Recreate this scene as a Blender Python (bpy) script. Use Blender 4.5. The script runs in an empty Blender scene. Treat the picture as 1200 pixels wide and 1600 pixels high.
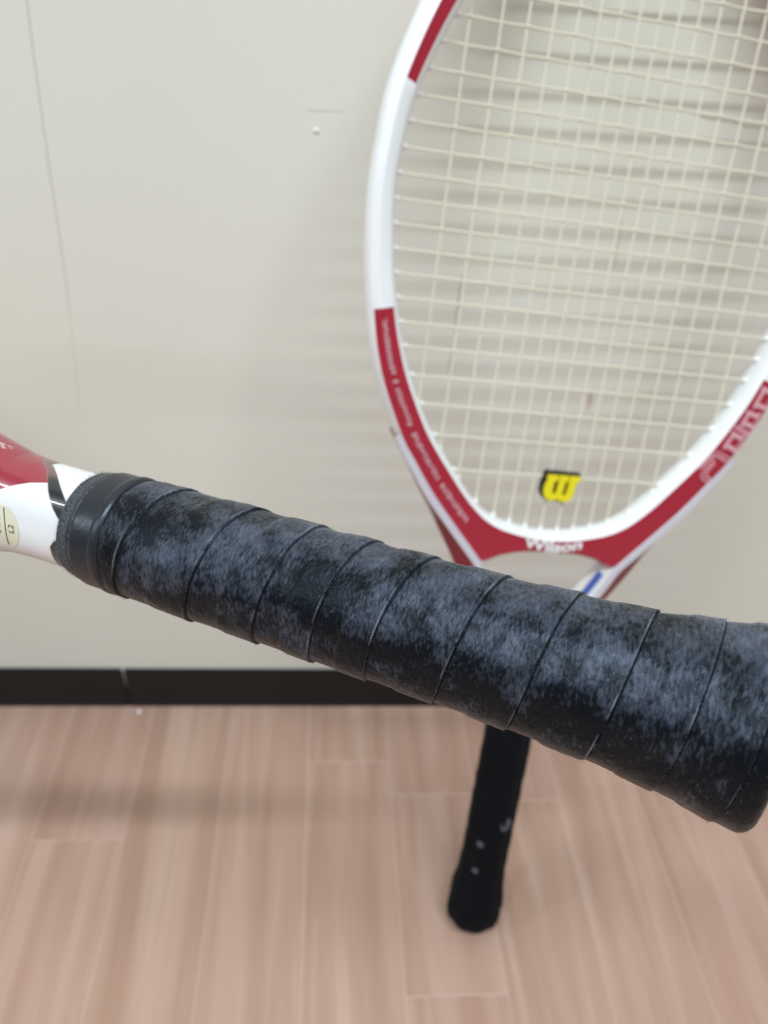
import bpy, bmesh, math, random
import numpy as np
from mathutils import Matrix, Vector

# ------------------------------------------------------------------ camera, world, lights, exposure
LIGHT_Y = -0.65
SC = bpy.context.scene
COL = SC.collection
BUTT_LIFT = 0.0128               # height of the standing racket's butt centre above the floor
F = 1200.0                       # focal length in pixels of a 1200 x 1600 frame
PITCH = math.radians(36.63059)      # camera looks down by this much
YAW = 4.5                        # degrees the view is turned from square-on to the wall
cp, sp = math.cos(PITCH), math.sin(PITCH)
# room axes seen from the camera (right, forward, up): the foot of the wall runs level across the picture
_k = math.hypot(F, 303.0)
_D = np.array([math.cos(math.radians(YAW)), math.sin(math.radians(YAW)) * F / _k, -math.sin(math.radians(YAW)) * 303.0 / _k])
_U = np.array([0, -sp, cp]); _U = _U - (_U @ _D) * _D; _U /= np.linalg.norm(_U)
_N = np.cross(_U, _D)
ROOM = np.array([_D, _N, _U])     # rows: room x, y, z in camera axes
RIGHT, FWD, DOWN = ROOM @ np.array([1., 0, 0]), ROOM @ np.array([0, 1., 0]), ROOM @ np.array([0, 0, -1.])
OLD = np.array([[1., 0, 0], [0, cp, -sp], [0, sp, cp]])      # level camera the racket's pose was measured with: rows right, forward, up
TURN = ROOM @ OLD
XA = TURN @ np.array([0.98239449, 0.10601655, -0.15382314])
YA = TURN @ np.array([-0.14671209, 0.94756003, -0.28391118])
ZA = TURN @ np.array([0.11565737, 0.30148049, 0.94643166])
_B = TURN @ (np.array([0.06821952, 0.28977131, 0.01200000]) - np.array([0, 0, 0.60355268]))
CAM_H = -float(_B[2]) + BUTT_LIFT
O_ = np.array([0.0, 0.0, CAM_H])
BUTT = O_ + _B

cam_d = bpy.data.cameras.new('camera')
cam = bpy.data.objects.new('camera', cam_d)
COL.objects.link(cam)
cam.matrix_world = Matrix([[RIGHT[i], -DOWN[i], -FWD[i], O_[i]] for i in range(3)] + [[0, 0, 0, 1]])
cam_d.sensor_fit = 'AUTO'
cam_d.sensor_width = 36.0
cam_d.lens = 36.0 * F / 1600.0
cam_d.clip_start = 0.01
cam_d.dof.use_dof = True
cam_d.dof.focus_distance = 0.183
cam_d.dof.aperture_fstop = 13.5
SC.camera = cam

world = bpy.data.worlds.new('shop_ambient')
SC.world = world
world.use_nodes = True
bg = world.node_tree.nodes['Background']
bg.inputs['Color'].default_value = (0.86, 0.93, 1.0, 1)
bg.inputs['Strength'].default_value = 0.22


def tube_light(name, loc, length, power, width=0.05):
    d = bpy.data.lights.new(name, 'AREA')
    d.shape = 'RECTANGLE'
    d.size = length
    d.size_y = width
    d.energy = power
    d.color = (0.91, 0.97, 1.0)
    o = bpy.data.objects.new(name, d)
    COL.objects.link(o)
    o.location = loc               # area lights shine along -Z: straight down from the ceiling
    return o


tube_light('fluorescent_tube', (0.05, LIGHT_Y, 2.45), 2.4, 60, .09)
tube_light('fluorescent_tube', (-3.50, LIGHT_Y, 2.45), 1.3, 46, .035)

SC.view_settings.view_transform = 'Standard'
SC.view_settings.look = 'None'
SC.view_settings.exposure = 0.13
SC.view_settings.gamma = 1.0
SC.view_settings.use_curve_mapping = False

random.seed(5)
RNG = np.random.default_rng(11)


def hit(px, py, P0, n):
    """point where the photo's line of sight through a pixel meets a plane"""
    d = FWD * F + RIGHT * (px - 600) + DOWN * (py - 800)
    t = ((np.array(P0) - O_) @ np.array(n)) / (d @ np.array(n))
    return O_ + d * t


# ------------------------------------------------------------------ helpers
def new_obj(name, mesh, parent=None, label=None, cat=None, kind=None, group=None):
    o = bpy.data.objects.new(name, mesh)
    COL.objects.link(o)
    if parent is not None:
        o.parent = parent
    for k, v in (('label', label), ('category', cat), ('kind', kind), ('group', group)):
        if v:
            o[k] = v
    return o


def mesh_of(name, verts, faces, mats, fmat=None, smooth=True, angle=None):
    me = bpy.data.meshes.new(name)
    me.from_pydata([tuple(map(float, v)) for v in verts], [], [tuple(f) for f in faces])
    for m in mats:
        me.materials.append(m)
    if fmat is not None:
        me.polygons.foreach_set('material_index', np.array(fmat, dtype=np.int32))
    if smooth:
        me.polygons.foreach_set('use_smooth', np.ones(len(me.polygons), dtype=bool))
        if angle:
            me.set_sharp_from_angle(angle=math.radians(angle))
    me.update()
    return me


def grid_mesh(name, V, mats, closed_u=True):
    """V: (nz, nu, 3) array -> smooth quad grid, closed round u"""
    nz, nu, _ = V.shape
    me = bpy.data.meshes.new(name)
    me.vertices.add(nz * nu)
    me.vertices.foreach_set('co', V.reshape(-1).astype(np.float32))
    i = np.arange(nz - 1)[:, None]
    mu = nu if closed_u else nu - 1
    j = np.arange(mu)[None, :]
    a = i * nu + j
    b = i * nu + (j + 1) % nu
    q = np.stack([a, b, b + nu, a + nu], axis=-1).reshape(-1, 4)
    n = len(q)
    me.loops.add(n * 4)
    me.loops.foreach_set('vertex_index', q.reshape(-1).astype(np.int32))
    me.polygons.add(n)
    me.polygons.foreach_set('loop_start', (np.arange(n) * 4).astype(np.int32))
    me.polygons.foreach_set('use_smooth', np.ones(n, dtype=bool))
    for m in mats:
        me.materials.append(m)
    me.update(calc_edges=True)
    me.validate()
    return me


def prism(name, poly, y0, y1, mats, bev=0.0):
    """polygon in the x,z plane extruded along y (y0 is the front)"""
    bm = bmesh.new()
    vs = [bm.verts.new((x, y0, z)) for x, z in poly]
    f = bm.faces.new(vs)
    bmesh.ops.recalc_face_normals(bm, faces=[f])
    r = bmesh.ops.extrude_face_region(bm, geom=[f])
    for v in [g for g in r['geom'] if isinstance(g, bmesh.types.BMVert)]:
        v.co.y = y1
    bmesh.ops.recalc_face_normals(bm, faces=bm.faces)
    if bev:
        bmesh.ops.bevel(bm, geom=[e for e in bm.edges if abs(e.verts[0].co.y - y0) < 1e-7 and abs(e.verts[1].co.y - y0) < 1e-7],
                        offset=bev, segments=2, affect='EDGES')
    big = [f for f in bm.faces if len(f.verts) > 4]
    bmesh.ops.triangulate(bm, faces=big)
    me = bpy.data.meshes.new(name)
    bm.to_mesh(me)
    bm.free()
    for m in mats:
        me.materials.append(m)
    return me


def tube_mesh(name, pts, r, mat, n=8, caps=True):
    pts = np.array(pts, float)
    T = np.gradient(pts, axis=0)
    T /= np.linalg.norm(T, axis=1)[:, None]
    ref = np.array([0, 1., 0]) if abs(T[0][1]) < .8 else np.array([1., 0, 0])
    V, Fc = [], []
    for p, t in zip(pts, T):
        a = np.cross(t, ref); a /= np.linalg.norm(a)
        b = np.cross(t, a)
        for k in range(n):
            w = 2 * math.pi * k / n
            V.append(p + r * (math.cos(w) * a + math.sin(w) * b))
    for i in range(len(pts) - 1):
        for k in range(n):
            Fc.append((i * n + k, i * n + (k + 1) % n, (i + 1) * n + (k + 1) % n, (i + 1) * n + k))
    if caps:
        Fc.append(tuple(range(n - 1, -1, -1)))
        Fc.append(tuple(range((len(pts) - 1) * n, len(pts) * n)))
    return mesh_of(name, V, Fc, [mat], smooth=True, angle=50)


def catmull(P, sub):
    P = np.array(P, float)
    Q = np.vstack([2 * P[0] - P[1], P, 2 * P[-1] - P[-2]])
    out = []
    for i in range(1, len(Q) - 2):
        p0, p1, p2, p3 = Q[i - 1], Q[i], Q[i + 1], Q[i + 2]
        for k in range(sub):
            t = k / sub
            out.append(.5 * ((2 * p1) + (-p0 + p2) * t + (2 * p0 - 5 * p1 + 4 * p2 - p3) * t * t
                             + (-p0 + 3 * p1 - 3 * p2 + p3) * t ** 3))
    out.append(P[-1])
    return np.array(out)


def vnoise(u, v, nu, nv, seed):
    """smooth value noise, periodic in u; u in [0,1), v in [0,1]"""
    r = np.random.default_rng(seed).random((nv + 2, nu))
    U = u * nu; Vv = np.clip(v, 0, 0.99999) * nv
    i = np.floor(U).astype(int); j = np.floor(Vv).astype(int)
    fu = U - i; fv = Vv - j
    fu = fu * fu * (3 - 2 * fu); fv = fv * fv * (3 - 2 * fv)
    i0, i1 = i % nu, (i + 1) % nu
    return ((r[j, i0] * (1 - fu) + r[j, i1] * fu) * (1 - fv) + (r[j + 1, i0] * (1 - fu) + r[j + 1, i1] * fu) * fv) - .5


def sstep(a, b, x):
    t = np.clip((x - a) / (b - a), 0, 1)
    return t * t * (3 - 2 * t)


# ------------------------------------------------------------------ materials
def lin(r, g, b):
    return tuple((c / 12.92 if c <= .04045 else ((c + .055) / 1.055) ** 2.4) for c in (r / 255, g / 255, b / 255)) + (1,)


class Mat:
    def __init__(self, name, color=(.8, .8, .8, 1), rough=.5, spec=.5, coat=0.0, coat_rough=.05):
        self.m = bpy.data.materials.new(name)
        self.m.use_nodes = True
        self.t = self.m.node_tree
        self.p = self.t.nodes['Principled BSDF']
        self.p.inputs['Base Color'].default_value = color
        self.p.inputs['Roughness'].default_value = rough
        self.p.inputs['Specular IOR Level'].default_value = spec
        self.p.inputs['Coat Weight'].default_value = coat
        self.p.inputs['Coat Roughness'].default_value = coat_rough

    def n(self, typ, **kw):
        nd = self.t.nodes.new(typ)
        for k, v in kw.items():
            if k.startswith('i_'):
                nd.inputs[k[2:].replace('_', ' ')].default_value = v
            else:
                setattr(nd, k, v)
        return nd

    def l(self, a, b):
        self.t.links.new(a, b)

    def noise(self, vec, scale, detail=3, rough=.55, dist=0.0):
        nd = self.n('ShaderNodeTexNoise')
        nd.inputs['Scale'].default_value = scale
        nd.inputs['Detail'].default_value = detail
        nd.inputs['Roughness'].default_value = rough
        nd.inputs['Distortion'].default_value = dist
        if vec is not None:
            self.l(vec, nd.inputs['Vector'])
        return nd.outputs['Fac']

    def mapping(self, vec, scale=(1, 1, 1), rot=(0, 0, 0)):
        nd = self.n('ShaderNodeMapping')
        nd.inputs['Scale'].default_value = scale
        nd.inputs['Rotation'].default_value = rot
        self.l(vec, nd.inputs['Vector'])
        return nd.outputs['Vector']

    def ramp(self, fac, stops):
        nd = self.n('ShaderNodeValToRGB')
        e = nd.color_ramp.elements
        while len(e) < len(stops):
            e.new(.5)
        for k, (p, c) in enumerate(stops):
            e[k].position = p
            e[k].color = c
        self.l(fac, nd.inputs['Fac'])
        return nd.outputs['Color']

    def mix(self, fac, a, b, mode='MIX'):
        nd = self.n('ShaderNodeMix', data_type='RGBA', blend_type=mode)
        for sock, v in ((nd.inputs[0], fac), (nd.inputs[6], a), (nd.inputs[7], b)):
            if hasattr(v, 'links'):
                self.l(v, sock)
            else:
                sock.default_value = v
        return nd.outputs[2]

    def math(self, op, a, b=None, clamp=False):
        nd = self.n('ShaderNodeMath', operation=op, use_clamp=clamp)
        for k, v in enumerate((a, b)):
            if v is None:
                continue
            if hasattr(v, 'links'):
                self.l(v, nd.inputs[k])
            else:
                nd.inputs[k].default_value = v
        return nd.outputs[0]

    def bump(self, h, strength, dist):
        nd = self.n('ShaderNodeBump')
        nd.inputs['Strength'].default_value = strength
        nd.inputs['Distance'].default_value = dist
        self.l(h, nd.inputs['Height'])
        self.l(nd.outputs['Normal'], self.p.inputs['Normal'])

    def obj(self):
        return self.n('ShaderNodeTexCoord').outputs['Object']


def wall_mat():
    M = Mat('cream_wallpaper', rough=.62, spec=.25)
    c = M.obj()
    big = M.noise(c, 2.2, 3)
    col = M.ramp(big, [(.3, lin(230, 232, 221)), (.7, lin(235, 236, 227))])
    fine = M.noise(M.mapping(c, (900, 900, 260)), 1.0, 2)
    col = M.mix(M.math('MULTIPLY', fine, .10), col, lin(212, 210, 194))
    M.l(col, M.p.inputs['Base Color'])
    M.bump(fine, .25, .0004)
    return M.m


def plank_mat():
    M = Mat('wood_print_vinyl', rough=.42, spec=.35)
    c = M.obj()
    rnd = M.n('ShaderNodeObjectInfo').outputs['Random']
    off = M.n('ShaderNodeCombineXYZ')
    M.l(M.math('MULTIPLY', rnd, 37.0), off.inputs['X'])
    M.l(M.math('MULTIPLY', rnd, 91.0), off.inputs['Y'])
    add = M.n('ShaderNodeVectorMath', operation='ADD')
    M.l(c, add.inputs[0]); M.l(off.outputs[0], add.inputs[1])
    v = add.outputs[0]
    g1 = M.noise(M.mapping(v, (42, 2.6, 1)), 1.0, 4, .55, .9)     # broad growth bands
    g2 = M.noise(M.mapping(v, (420, 9, 1)), 1.0, 3, .6)           # fine pores
    rings = M.n('ShaderNodeTexWave', wave_type='RINGS', rings_direction='X')
    rings.inputs['Scale'].default_value = 26
    rings.inputs['Distortion'].default_value = 2.2
    rings.inputs['Detail'].default_value = 2
    M.l(M.mapping(v, (1, .07, 1)), rings.inputs['Vector'])
    col = M.ramp(g1, [(.30, lin(157, 122, 107)), (.5, lin(178, 146, 130)), (.68, lin(196, 168, 155))])
    col = M.mix(M.math('MULTIPLY', rings.outputs['Fac'], .22), col, lin(168, 132, 112))
    col = M.mix(M.math('MULTIPLY', g2, .22), col, lin(158, 122, 104))
    tone = M.ramp(rnd, [(0, lin(178, 144, 129)), (.5, lin(190, 160, 144)), (1, lin(182, 155, 134))])
    col = M.mix(.30, col, tone)
    M.l(col, M.p.inputs['Base Color'])
    M.bump(g2, .12, .0003)
    return M.m


LIT_SIDE = -1.0       # sign that turns the painted highlight towards the handle's upper side


def grip_mat(fine=True):
    M = Mat('worn_black_grip_tape', lin(34, 36, 41), rough=.45, spec=.45)
    M.p.inputs['Specular Tint'].default_value = (.62, .78, 1.0, 1)
    M.p.inputs['Sheen Weight'].default_value = .24
    M.p.inputs['Sheen Roughness'].default_value = .4
    M.p.inputs['Sheen Tint'].default_value = (.8, .88, 1.0, 1)
    if not fine:
        M.p.inputs['Base Color'].default_value = lin(11, 12, 15)
        M.p.inputs['Roughness'].default_value = .75
        M.p.inputs['Specular IOR Level'].default_value = .2
        M.p.inputs['Sheen Weight'].default_value = 0
        c = M.obj()
        M.bump(M.noise(c, 400, 3), .3, .0005)
        return M.m
    at = M.n('ShaderNodeAttribute', attribute_name='tapecoord')
    t = at.outputs['Vector']
    ed = M.n('ShaderNodeAttribute', attribute_name='edge').outputs['Fac']
    patch = M.noise(t, 55, 4, .6, .4)                                     # chalky rubbed patches
    patch2 = M.noise(t, 170, 3, .6)
    fib = M.noise(M.mapping(t, (520, 1300, 1), (0, 0, .55)), 1.0, 3, .65)  # nap of the suede
    fib2 = M.noise(t, 2400, 2, .7)
    m = M.math('ADD', M.math('MULTIPLY', patch, .75), M.math('MULTIPLY', patch2, .35))
    m = M.math('ADD', m, M.math('MULTIPLY', M.math('SUBTRACT', fib, .5), .50))
    lit_pos = M.n('ShaderNodeSeparateXYZ')
    M.l(t, lit_pos.inputs[0])
    m = M.math('ADD', m, M.math('MULTIPLY', M.math('SINE', M.math('MULTIPLY', M.math('ADD', M.math('MULTIPLY', lit_pos.outputs['X'], LIT_SIDE), .001), 40.0)), .11))  # painted light over real scuffs: upper side lightened, underside kept dark
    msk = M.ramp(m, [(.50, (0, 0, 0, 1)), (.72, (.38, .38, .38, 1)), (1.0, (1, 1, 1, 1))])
    gr = M.n('ShaderNodeAttribute', attribute_name='groove').outputs['Fac']
    msk = M.math('MULTIPLY', msk, M.math('SUBTRACT', 1.0, gr))
    base = M.ramp(fib2, [(.3, lin(6, 7, 9)), (.7, lin(12, 13, 17))])
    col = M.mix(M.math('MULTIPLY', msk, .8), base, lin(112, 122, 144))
    speck = M.ramp(M.noise(t, 1300, 1), [(.77, (0, 0, 0, 1)), (.81, (1, 1, 1, 1))])
    col = M.mix(M.math('MULTIPLY', speck, .35), col, lin(150, 155, 165))
    em = M.math('MULTIPLY', ed, M.ramp(M.noise(t, 90, 4), [(.46, (0, 0, 0, 1)), (.66, (1, 1, 1, 1))]))
    col = M.mix(M.math('MULTIPLY', em, .55), col, lin(150, 156, 168))
    M.l(col, M.p.inputs['Base Color'])
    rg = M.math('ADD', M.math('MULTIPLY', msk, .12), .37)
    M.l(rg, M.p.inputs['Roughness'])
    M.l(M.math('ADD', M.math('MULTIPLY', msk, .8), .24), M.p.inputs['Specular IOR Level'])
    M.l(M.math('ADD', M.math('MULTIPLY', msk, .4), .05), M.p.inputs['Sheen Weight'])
    h = M.math('ADD', M.math('MULTIPLY', fib, .6), M.math('MULTIPLY', fib2, .5))
    h = M.math('ADD', h, M.math('MULTIPLY', patch2, .5))
    M.bump(h, .5, .00028)
    return M.m


def tape_mat():
    M = Mat('smooth_black_rubber', lin(34, 36, 41), rough=.36, spec=.55)
    M.p.inputs['Specular Tint'].default_value = (.74, .86, 1.0, 1)
    at = M.n('ShaderNodeAttribute', attribute_name='tapecoord').outputs['Vector']
    ed = M.n('ShaderNodeAttribute', attribute_name='edge').outputs['Fac']
    fib = M.noise(M.mapping(at, (900, 2500, 1)), 1.0, 3, .7)
    col = M.mix(M.math('MULTIPLY', ed, M.ramp(fib, [(.42, (0, 0, 0, 1)), (.7, (1, 1, 1, 1))])), lin(33, 35, 40), lin(140, 146, 156))
    M.l(col, M.p.inputs['Base Color'])
    M.l(M.math('ADD', M.math('MULTIPLY', ed, .3), .34), M.p.inputs['Roughness'])
    M.bump(M.math('MULTIPLY', fib, ed), .8, .0006)
    return M.m


def paint_mat():
    M = Mat('glossy_frame_paint', rough=.3, spec=.5, coat=.8, coat_rough=.04)
    M.l(M.n('ShaderNodeAttribute', attribute_name='paint').outputs['Color'], M.p.inputs['Base Color'])
    return M.m


WHITE = Mat('white_frame_lacquer', lin(244, 249, 252), .3, .5, .5).m
RED = Mat('crimson_frame_lacquer', lin(168, 34, 54), .33, .5, .4, .12).m
DARKRED = Mat('dark_crimson_lacquer', lin(128, 22, 42), .35, .5, .4, .12).m
SILVER = Mat('pale_silver_stripe', lin(205, 204, 214), .3, .5).m
BLUE = Mat('blue_mark', lin(60, 100, 190), .35).m
GROM = Mat('white_nylon', lin(238, 240, 240), .4).m
STRING = Mat('cream_nylon_string', lin(226, 223, 202), .38, .5).m
YELLOW = Mat('yellow_rubber', lin(240, 226, 28), .45).m
BLACKR = Mat('black_rubber', lin(24, 26, 26), .5).m
PRINTW = Mat('white_print', lin(240, 240, 242), .35).m
PRINTP = Mat('pale_pink_print', lin(242, 200, 208), .35).m
PRINTR = Mat('rose_print', lin(206, 112, 130), .35).m
PRINTG = Mat('dusty_pink_print', lin(200, 150, 158), .4).m
STICK = Mat('cream_sticker', lin(226, 226, 200), .35, .5, .5).m
INK = Mat('black_ink', lin(40, 42, 44), .45).m
BASEB = Mat('black_vinyl_base', lin(26, 25, 26), .45, .35).m
GAP = Mat('pale_joint_glint', lin(208, 184, 175), .5).m  # joints paled in colour to imitate light caught by the plank bevels
SCUFF = Mat('grey_scuff', lin(200, 198, 186), .7).m
SCUFFL = Mat('pale_scuff', lin(222, 221, 209), .6).m
SCUFFD = Mat('brown_scuff', lin(205, 195, 178), .7).m
PLASTER = Mat('plaster', lin(205, 200, 185), .8).m
RUBBED = Mat('rubbed_grey', lin(92, 94, 104), .8).m
FIBRE = Mat('loose_black_fibre', lin(84, 88, 96), .7).m
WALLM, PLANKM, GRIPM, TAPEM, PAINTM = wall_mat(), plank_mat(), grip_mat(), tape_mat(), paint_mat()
GRIPB = grip_mat(False)

# ------------------------------------------------------------------ the setting
YW = float(hit(600, 1103, (0, 0, 0), (0, 0, 1))[1]) + .0080     # wall plane: behind the toe of the cove base
BASE_H = float(hit(600, 1045, (0, YW, 0), (0, 1, 0))[2])


def box_mesh(name, a, b, mat):
    x0, y0, z0 = a; x1, y1, z1 = b
    V = [(x0, y0, z0), (x1, y0, z0), (x1, y1, z0), (x0, y1, z0), (x0, y0, z1), (x1, y0, z1), (x1, y1, z1), (x0, y1, z1)]
    Fc = [(0, 3, 2, 1), (4, 5, 6, 7), (0, 1, 5, 4), (1, 2, 6, 5), (2, 3, 7, 6), (3, 0, 4, 7)]
    return mesh_of(name, V, Fc, [mat], smooth=False)


XL, XR, YN, ZT = -2.2, 2.2, -3.0, 2.45
wall = new_obj('wall_back', box_mesh('wall_back', (XL, YW + .001, -.02), (XR, YW + .08, ZT), PLASTER), kind='structure')
floor = new_obj('floor', box_mesh('floor', (XL, YN, -.02), (XR, YW + .001, -.0005), GAP), kind='structure')

# wallpaper: two sheets meeting at a slightly crooked seam on the left
seam_px = [(42, 0), (55, 100), (66, 180), (76, 255), (90, 345), (105, 450), (116, 550), (126, 660), (148, 800), (172, 920), (196, 1045)]
seam = [hit(x, y, (0, YW, 0), (0, 1, 0)) for x, y in seam_px]
seam = [(float(p[0]), float(p[2])) for p in seam]
dx, dz = seam[0][0] - seam[3][0], seam[0][1] - seam[3][1]
seam = [(seam[0][0] + dx / dz * (ZT - seam[0][1]), ZT)] + seam + [(seam[-1][0] + .01, 0.0)]
gapw = [.0002] * 6 + [.00015, .0001, .00005] + [.00003] * 10
lp = [(XL, 0.0), (XL, ZT)] + [(p[0] - w, p[1]) for p, w in zip(seam, gapw)]
rp = [(XR, ZT), (XR, 0.0)] + [(p[0] + w, p[1]) for p, w in list(zip(seam, gapw))[::-1]]
new_obj('wallpaper_sheet', prism('wallpaper_left', lp, YW - .0003, YW + .001, [WALLM]), wall)
new_obj('wallpaper_sheet', prism('wallpaper_right', rp, YW - .0004, YW + .001, [WALLM]), wall)


def mark(px, w, name, mat):
    """a thin worn line on the wallpaper through photo points, w metres wide"""
    P = [hit(x, y, (0, YW, 0), (0, 1, 0)) for x, y in px]
    P = [np.array((p[0], p[2])) for p in P]
    L, R = [], []
    for i, p in enumerate(P):
        t = P[min(i + 1, len(P) - 1)] - P[max(i - 1, 0)]
        n = np.array((-t[1], t[0])) / np.linalg.norm(t)
        ww = w * (.35 if i in (0, len(P) - 1) else 1) * random.uniform(.7, 1.1)
        L.append(tuple(p + n * ww / 2)); R.append(tuple(p - n * ww / 2))
    new_obj(name, prism(name, L + R[::-1], YW - .00062, YW - .0004, [mat]), wall)


mark([(722, 428), (719, 460), (714, 495), (711, 522)], .0022, 'scuff_mark', SCUFF)
mark([(707, 545), (704, 565), (701, 588)], .0016, 'scuff_mark', SCUFF)
mark([(936, 20), (929, 60), (921, 105), (913, 152)], .0012, 'scuff_mark', SCUFF)
mark([(972, 340), (966, 375), (958, 428)], .0012, 'scuff_mark', SCUFF)
mark([(1085, 178), (1110, 184), (1140, 188), (1165, 196), (1200, 200)], .0020, 'scuff_mark', SCUFF)
mark([(923, 610), (922, 625), (918, 640)], .0040, 'scuff_mark', SCUFFD)
mark([(478, 171), (505, 172), (538, 173)], .0007, 'scuff_mark', SCUFFL)
# small raised dent in the wallpaper
dp = hit(494, 204, (0, YW, 0), (0, 1, 0))
uu, vv = np.meshgrid(np.linspace(0, 2 * math.pi, 13)[:-1], np.linspace(0, 1, 5))
rr = (1 - vv) * .0024
new_obj('dent', grid_mesh('dent', np.stack([dp[0] + rr * np.cos(uu), YW - .0004 - .0011 * vv ** .7, dp[2] + rr * .8 * np.sin(uu)], -1), [WALLM]), wall)

# black vinyl cove base in two lengths, with an open joint
bb = bpy.data.objects.new('baseboard_back', None)
COL.objects.link(bb)
bb['kind'] = 'structure'
prof = [(0, 0), (-.0080, 0), (-.0083, .0012), (-.0072, .0036), (-.0055, .0070), (-.0043, .0115), (-.0036, .0200), (-.0034, BASE_H - .0015), (-.0026, BASE_H), (0, BASE_H)]
jx0 = float(hit(193, 1047, (0, YW, 0), (0, 1, 0))[0]); jx1 = float(hit(200, 1070, (0, YW, 0), (0, 1, 0))[0])


def base_length(x0b, x0t, x1b, x1t):
    V, n = [], len(prof)
    for xb, xt in ((x0b, x0t), (x1b, x1t)):
        for y, z in prof:
            V.append((xb + (xt - xb) * min(1, z / BASE_H), YW - .0005 + y, z))
    Fc = [(k, n + k, n + (k + 1) % n, (k + 1) % n) for k in range(n)] + [tuple(range(n)), tuple(range(2 * n - 1, n - 1, -1))]
    me = mesh_of('baseboard_length', V, Fc, [BASEB], smooth=True, angle=40)
    bm = bmesh.new(); bm.from_mesh(me); bmesh.ops.recalc_face_normals(bm, faces=bm.faces); bm.to_mesh(me); bm.free()
    return me


new_obj('baseboard_length', base_length(XL, XL, jx1 - .0003, jx0 - .0016), bb)
new_obj('baseboard_length', base_length(jx1 + .0003, jx0 + .0016, XR, XR), bb)

# wood print planks, 75 mm wide, running to the wall at a slight angle; each plank a piece of its own
ANG = math.radians(0.3)
D2 = np.array((-math.sin(ANG), math.cos(ANG)))      # along a plank
N2 = np.array((math.cos(ANG), math.sin(ANG)))       # across
ref = hit(475, 1400, (0, 0, 0), (0, 0, 1))[:2]      # a joint line passes here
PW = 0.0738
ends_px = {-3: [(115, 1312)], 0: [(535, 1190)], 1: [(710, 1555), (690, 1240)], 2: [(835, 1250)], -1: [], -2: []}


def plank(poly):
    """poly: four corners (a,b near end; c,d far end) -> bevelled plank"""
    c = poly.mean(axis=0)
    L = np.array([[(q - c) @ N2, (q - c) @ D2] for q in poly])
    e = .0004
    sx = np.sign(L[:, 0]); sy = np.array([1, 1, -1, -1])
    inn = L - np.stack([sx, np.array([-1, -1, 1, 1])], 1) * e
    V = [(x, y, -.0006) for x, y in L] + [(x, y, -.0003) for x, y in L] + [(x, y, 0.0) for x, y in inn]
    Fc = [(8, 9, 10, 11)]
    for k in range(4):
        k2 = (k + 1) % 4
        Fc += [(k, k2, 4 + k2, 4 + k), (4 + k, 4 + k2, 8 + k2, 8 + k)]
    me = mesh_of('plank', V, Fc, [PLANKM], smooth=False)
    o = new_obj('plank', me, floor)
    o.location = (c[0], c[1], 0)
    o.rotation_euler = (0, 0, ANG)


for k in range(-21, 21):
    g = .0004
    a0 = ref + N2 * (k * PW + g)
    a1 = ref + N2 * ((k + 1) * PW - g)
    cuts = sorted(float((hit(x, y, (0, 0, 0), (0, 0, 1))[:2] - ref) @ D2) for x, y in ends_px.get(k, []))
    if not cuts:
        cuts = [-.20 - .11 * ((k * 7) % 5) / 4.0 - .03 * (k % 3)]
    while cuts[0] > -1.0:
        cuts.insert(0, cuts[0] - .46)
    top = YW - .0012
    far0 = (top - a0[1]) / D2[1]; far1 = (top - a1[1]) / D2[1]
    cuts = [c for c in cuts if c < min(far0, far1) - .02]
    for i, c in enumerate(cuts):
        last = i == len(cuts) - 1
        e0 = far0 if last else cuts[i + 1] - g
        e1 = far1 if last else cuts[i + 1] - g
        plank(np.array([a0 + D2 * (c + g), a1 + D2 * (c + g), a1 + D2 * e1, a0 + D2 * e0]))

# ------------------------------------------------------------------ racket: shared shapes (local axes: z from butt to tip, x across, -y is the face)
YF = .0105
PAIRS = [((0, .3062), (0, .2985)), ((.012, .3068), (.0165, .2978)), ((.025, .3093), (.0310, .2948)), ((.036, .3125), (.0446, .2900)),
         ((.046, .3178), (.0530, .2992)), ((.055, .3255), (.0615, .3085)), ((.063, .3342), (.0715, .3200)), ((.0715, .3448), (.0820, .3330)),
         ((.0810, .3570), (.0930, .3485)), ((.0905, .3710), (.1035, .3640)), ((.1030, .3951), (.1165, .3910)), ((.1100, .4130), (.1228, .4090)),
         ((.1150, .4300), (.1270, .4270)), ((.1205, .4553), (.1315, .4540)), ((.1243, .4867), (.1340, .4867)), ((.1238, .5111), (.1330, .5130)),
         ((.1183, .5425), (.1285, .5465)), ((.1020, .5827), (.1135, .5890)), ((.0840, .6100), (.0945, .6185)), ((.0600, .6350), (.0680, .6450)),
         ((.0345, .6540), (.0390, .6655)), ((.0120, .6615), (.0135, .6735)), ((0, .6635), (0, .6755))]
HALF = catmull([p[0] + p[1] for p in PAIRS], 8)     # columns xi zi xo zo
K = len(PAIRS) - 1
FULL = np.vstack([HALF, (HALF * np.array([-1, 1, -1, 1]))[-2:0:-1]])   # right side up, left side down


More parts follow.
